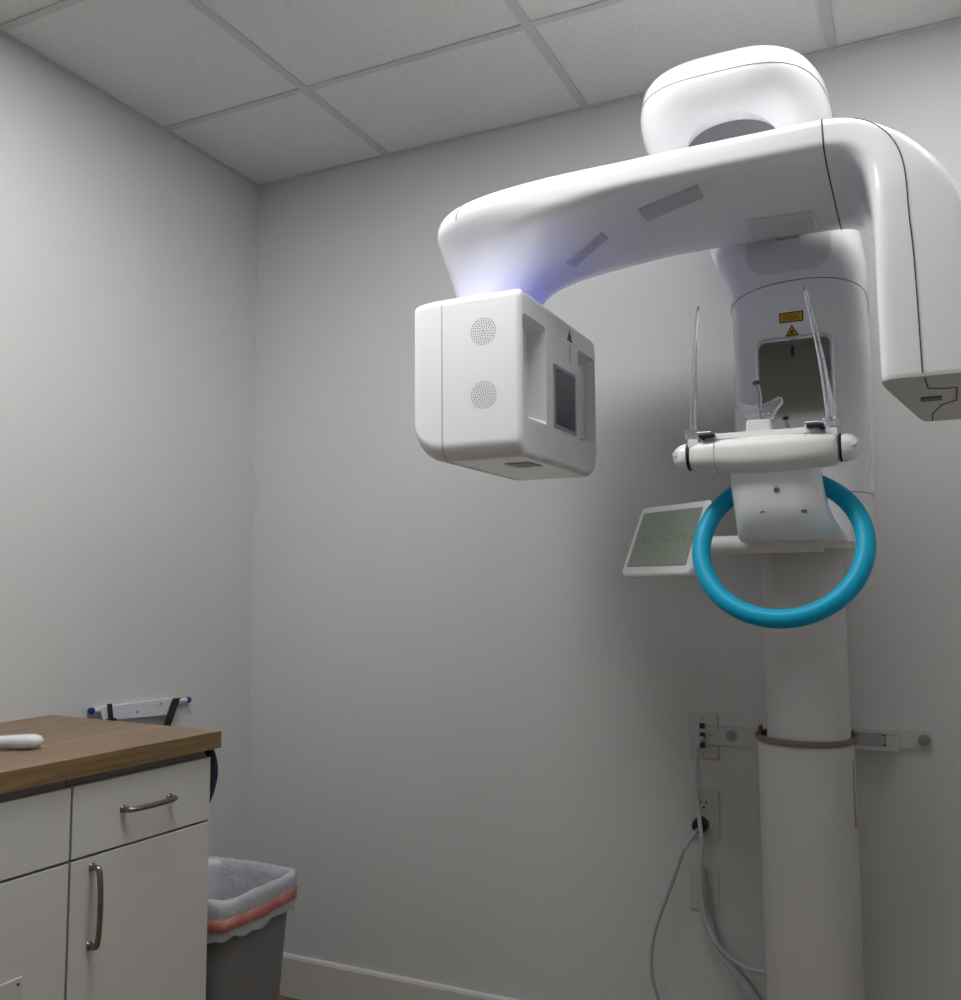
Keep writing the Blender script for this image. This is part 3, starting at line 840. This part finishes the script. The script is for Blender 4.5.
cable('coolant_tube', 'pale grey tube running down from the cable tie toward the floor beside the column', 'cable',
      [(699, 872), (700, 900), (706, 925), (716, 945), (730, 968), (745, 988), (757, 1005), (775, 1040)],
      [-.036, -.03, -.03, -.034, -.045, -.05, -.05, -.04], .0048, 'cable')

# ------------------------------------------------------------------ cabinets
CX = .545
def pull(c, axis, L, parent):
    """arched bar pull on a face at x = c.x; axis is the direction of the bar"""
    c = Vector(c); ax = Vector(axis); n = X
    bm = B(); h = L / 2
    for s in (-1, 1):
        q = c + ax * (s * (h - .006))
        r1 = rrect(q + n * .0002, ax, n.cross(ax), .0075, .0065, .003, 3)
        r2 = rrect(q + n * .004, ax, n.cross(ax), .0055, .005, .003, 3)
        loft(bm, [r1, r2])
    pth = [c + ax * (-h + .006) + n * .003, c + ax * (-h + .006) + n * .016, c + ax * (-h + .012) + n * .0215, c + ax * (-h * .5) + n * .0255, c + n * .027,
           c + ax * (h * .5) + n * .0255, c + ax * (h - .012) + n * .0215, c + ax * (h - .006) + n * .016, c + ax * (h - .006) + n * .003]
    sm_ = smooth_path(pth, 5)
    tube(bm, sm_, [.0053] * len(sm_), 12)
    return link('handle', bm, 'pull', parent)
ROT = math.radians(-4)
PIV = Vector((.545, -.790, 0))
def cabinet(y1, label, handle_near, w=.340):
    y0 = y1 - w
    t = thing('base_cabinet', label, 'cabinet', (CX / 2, (y0 + y1) / 2, 0))
    bm = B()
    box(bm, (.075, y0 + .001, .10), (CX - .019, y1 - .001, .876))
    box(bm, (.075, y0 + .001, 0), (CX - .08, y1 - .001, .0995))
    link('body', bm, 'carcase' , t, smooth=False)
    if handle_near:
        link('end_panel', box(B(), (.075, y1 - .0008, 0), (CX - .019, y1 + .003, .862)), 'cab', t, smooth=False)
    def front(name, z0, z1):
        return link(name, box(B(), (CX - .0185, y0 + .0018, z0), (CX, y1 - .0018, z1), .0012, 2), 'cab', t)
    dr = front('drawer', .7295, .859)
    dd = front('door', .105, .7245)
    pull((CX, (y0 + y1) / 2 + (-.0 if handle_near else 0) + .0, .797), Y, .126, dr)
    if handle_near: pull((CX, y0 + .046, .636), Z, .152, dd)
    else: pull((CX, y1 - .30, .636), Z, .152, dd)
    loc = Vector(t.location); d = loc - PIV; rm = Matrix.Rotation(ROT, 3, 'Z')
    t.location = PIV + rm @ d; t.rotation_euler = (0, 0, ROT)
    return t, dd
_, _ = cabinet(-.790, 'white base cabinet nearest the corner with its drawer handle and door handle showing', True)
_, d2 = cabinet(-1.131, 'white base cabinet at the left edge with a small screwed plate on its door', False, .50)
bm = B(); box(bm, (CX, -1.39, .460), (CX + .003, -1.218, .560), .0008, 1)
dp = link('door_plate', bm, 'plate', d2)
bm = B(); cyl(bm, (CX + .003, -1.227, .550), (CX + .0045, -1.227, .550), .0022, N=12)
link('screw', bm, 'dark', dp)
ct = B()
ctp = [Vector((.0015, -1.62, 0)), Vector((.5605 - math.tan(-ROT) * .843, -1.62, 0)), Vector((.5605, -.777, 0)), Vector((.0015, -.745, 0))]
loft(ct, [[p + Z * z for p in ctp] for z in (.877, .913)])
bmesh.ops.recalc_face_normals(ct, faces=ct.faces)
bmesh.ops.bevel(ct, geom=list(ct.edges), offset=.0010, segments=2, profile=.5, affect='EDGES')
bmesh.ops.recalc_face_normals(ct, faces=ct.faces)
for f in ct.faces: f.normal_update()
for f in ct.faces:
    f.material_index = 0 if f.normal.z > .9 else 1
W0 = link('countertop', ct, 'top', None, mats=['top', 'top_edge'])
tag(W0, 'brown wood grain countertop across both white cabinets', 'countertop')
# handset on the counter
RM = thing('remote_handset', 'white rounded handset lying on the wood countertop', 'handset', (.30, -1.12, .91))
rp = [at(43, 744, 'Z', .922), at(0, 745, 'Z', .922)]
hd = (rp[1] - rp[0]); hd.z = 0; hd.normalize(); hs = hd.cross(Z)
bm = B(); rings = []
for k in range(33):
    t = (k / 32) ** 1.5; e_ = math.sqrt(max(0, 1 - (1 - min(1, t * 7)) ** 2)); w = .020 * e_ * (1 - .40 * min(1, max(0, (t - .25) / .4))); h = .0135 * max(.15, e_) * (1 - .25 * min(1, max(0, (t - .25) / .4)))
    if t > .93: w *= 1 - (t - .93) * 9; h *= 1 - (t - .93) * 6
    rings.append(sring(Vector((rp[0].x, rp[0].y, .9142 + .0135)) + hd * (t * .155), hs, Z, max(.002, w), max(.002, h), 2.4, 28))
loft(bm, rings)
RB = link('casing', bm, 'shell_grey', RM)
bm = B(); q = Vector((rp[0].x, rp[0].y, .9395)) + hd * .052
cyl(bm, q - Z * .003, q + Z * .0008, .005, .004, N=16)
link('button', bm, 'shell', RM)

# ------------------------------------------------------------------ wall rack behind the counter, apron
RK = thing('wall_rack', 'white wall rack bar with blue end caps and black straps above the counter', 'wall rack', (.0, -.47, .89))
def wl_(y, z, x=.02): return Vector((x, y, z))
bm = B(); z_l, z_r = .905, .888
pr = [wl_(-.612, z_l + .010), wl_(-.352, z_r + .022), wl_(-.352, z_r - .022), wl_(-.600, z_l - .024)]
pr = [Vector((.0, p.y, p.z)) for p in pr]
loft(bm, [pr, [p + X * .018 for p in pr]])
BARR = link('rail', bm, 'rack', RK, smooth=False)
link('rod', tube(B(), [(.012, -.628, .909), (.012, -.296, .8985)], .0065, 14), 'rack', RK)
for y, z in ((-.634, .9095), (-.288, .898)):
    bm = B(); s = -1 if y < -.5 else 1
    cyl(bm, (.012, y - .006, z), (.012, y + .006, z), .0085, N=18, bev=.002); link('end_cap', bm, 'bluecap', RK)
for y, z in ((-.400, .901), (-.485, .889)):
    bm = B(); cyl(bm, (.018, y, z), (.020, y, z), .003, N=12); link('screw', bm, 'screw', RK)
# straps: one thin at the left, one broad leaning at the right
bm = B()
def strap(a, b, w):
    a = Vector(a); b = Vector(b); ring = []
    for p in (a, b):
        ring.append([p + Vector((0, -w, 0)), p + Vector((0, w, 0)), p + Vector((.004, w, 0)), p + Vector((.004, -w, 0))])
    return ring
link('strap', loft(B(), strap((.020, -.585, .922), (.020, -.563, .80), .0065)), 'dark', RK, smooth=False)
link('strap', loft(B(), strap((.0205, -.345, .910), (.026, -.405, .80), .0135)), 'dark', RK, smooth=False)
bm = B(); box(bm, (.020, -.600, .868), (.030, -.565, .884), .003, 2)
link('buckle', bm, 'dark', RK)

bm = B(); rings = []
for k in range(15):
    t = k / 14; z = .874 - .15 * t
    b_ = .002 + .028 * math.sin(min(1, t * 1.08 + .12) * PI) ** .7 if t < .86 else .004
    x0, x1 = .12, .538 + .004 * math.sin(t * 5)
    rings.append([Vector((x, y + .0005 + (.5465 - x) * .0703, z)) for x, y in ((x0, -.7870), (x1 - .004, -.7870), (x1, -.7870 + b_ * .3), (x1 - .002, -.7870 + b_ * .8), (x1 - .012, -.7870 + b_), (.32, -.7870 + b_ * 1.02), (x0 + .01, -.7870 + b_), (x0, -.7870 + b_ * .5))])
loft(bm, rings)
tag(link('apron', bm, 'apron', angle=60), 'navy blue padded apron hung on the cabinet end just under the countertop', 'apron')

# ------------------------------------------------------------------ bin and liner
bx0, bx1, by0, by1, bz = .130, .420, -.590, -.310, .468
bcx, bcy = (bx0 + bx1) / 2, (by0 + by1) / 2; bhx, bhy = (bx1 - bx0) / 2, (by1 - by0) / 2
WB = thing('waste_bin', 'grey plastic waste bin standing on the floor past the end of the cabinets', 'waste bin', (bcx, bcy, 0))
def br_(z, g=0.0, r=.045, seg=8):
    t = z / bz; s = .80 + .20 * t
    return rrect((bcx, bcy, z), X, Y, bhx * s + g, bhy * s + g, r, seg)
bm = B()
loft(bm, [br_(.004, -.004), br_(.0), br_(.0)][0:1] + [br_(.004, -.004), br_(.012), br_(.25), br_(bz - .03), br_(bz - .022), br_(bz - .02, .004), br_(bz, .004), br_(bz, -.001), br_(bz - .02, -.004), br_(.25, -.004), br_(.02, -.004)][1:] , (True, True))
link('body', bm, 'bin', WB)
LN = thing('bin_liner', 'thin grey plastic bag folded over the rim of the waste bin', 'bin liner', (bcx, bcy, bz))
seg = 14
def lr(z, g, ph, amp, zamp):
    ring = rrect((bcx, bcy, z), X, Y, bhx * (.80 + .20 * min(1, z / bz)) + g, bhy * (.80 + .20 * min(1, z / bz)) + g, .046, seg)
    dense_ring = []
    n = len(ring)
    for i in range(n):
        a, b2 = ring[i], ring[(i + 1) % n]
        st_ = max(1, int((b2 - a).length / .008))
        for q in range(st_): dense_ring.append(a.lerp(b2, q / st_))
    out = []
    c = Vector((bcx, bcy, z))
    for i, p in enumerate(dense_ring):
        u = i / len(dense_ring) * 2 * PI
        d = (p - c); d.z = 0; d.normalize()
        wv = math.sin(u * 23 + ph) * .45 + math.sin(u * 41 + ph * 2.1) * .3 + math.sin(u * 67 + ph * .7) * .25
        wz = math.sin(u * 7 + ph) * .6 + math.sin(u * 17 + 1.3) * .4
        out.append(p + d * (wv * amp) + Z * (wz * zamp))
    return out
n_pts = None
rings = [lr(.388, .0115, 3, .0012, .009), lr(.400, .0125, 2.6, .0014, .007), lr(.425, .011, 2.2, .0016, .004), lr(.448, .0120, 1.4, .0016, .002), lr(.466, .0125, .9, .0014, .001), lr(.478, .0095, .6, .001, .0015), lr(.482, .003, .4, .001, .002),
         lr(.476, -.004, .3, .001, .002), lr(.455, -.0085, 0, .0012, .002), lr(.42, -.0115, 4, .0022, 0), lr(.36, -.013, 5, .003, 0), lr(.28, -.014, 6, .003, 0), lr(.18, -.016, 7, .003, 0), lr(.06, -.02, 8, .002, 0)]
def resample(ring, n):
    L = [0]
    for i in range(len(ring)): L.append(L[-1] + (ring[(i + 1) % len(ring)] - ring[i]).length)
    out = []; j = 0
    for k in range(n):
        s = L[-1] * k / n
        while L[j + 1] < s: j += 1
        t = (s - L[j]) / max(1e-9, L[j + 1] - L[j]); out.append(ring[j].lerp(ring[(j + 1) % len(ring)], t))
    return out
rings = [resample(r, 200) for r in rings]
bm = B(); loft(bm, rings, (False, True))
link('bag', bm, 'liner', LN, wn=False, angle=70)
rs = [resample(lr(z, g, 2.4, .0014, .004), 200) for z, g in ((.411, .0138), (.413, .0152), (.438, .0148), (.440, .0132))]
bm = B(); loft(bm, rs + [rs[0]], (False, False)); bmesh.ops.remove_doubles(bm, verts=bm.verts, dist=1e-6)
link('drawstring', bm, 'draw', LN, wn=False, angle=70)

# ------------------------------------------------------------------ world and view
w = bpy.data.worlds.new('world'); sc.world = w; w.use_nodes = True
w.node_tree.nodes['Background'].inputs[0].default_value = (.8, .85, 1, 1)
w.node_tree.nodes['Background'].inputs[1].default_value = .02
sc.view_settings.view_transform = 'Standard'
sc.view_settings.look = 'None'
sc.view_settings.gamma = 1
sc.view_settings.use_curve_mapping = False
sc.view_settings.exposure = 0.0
sc.cycles.use_denoising = True
sc.cycles.max_bounces = 10
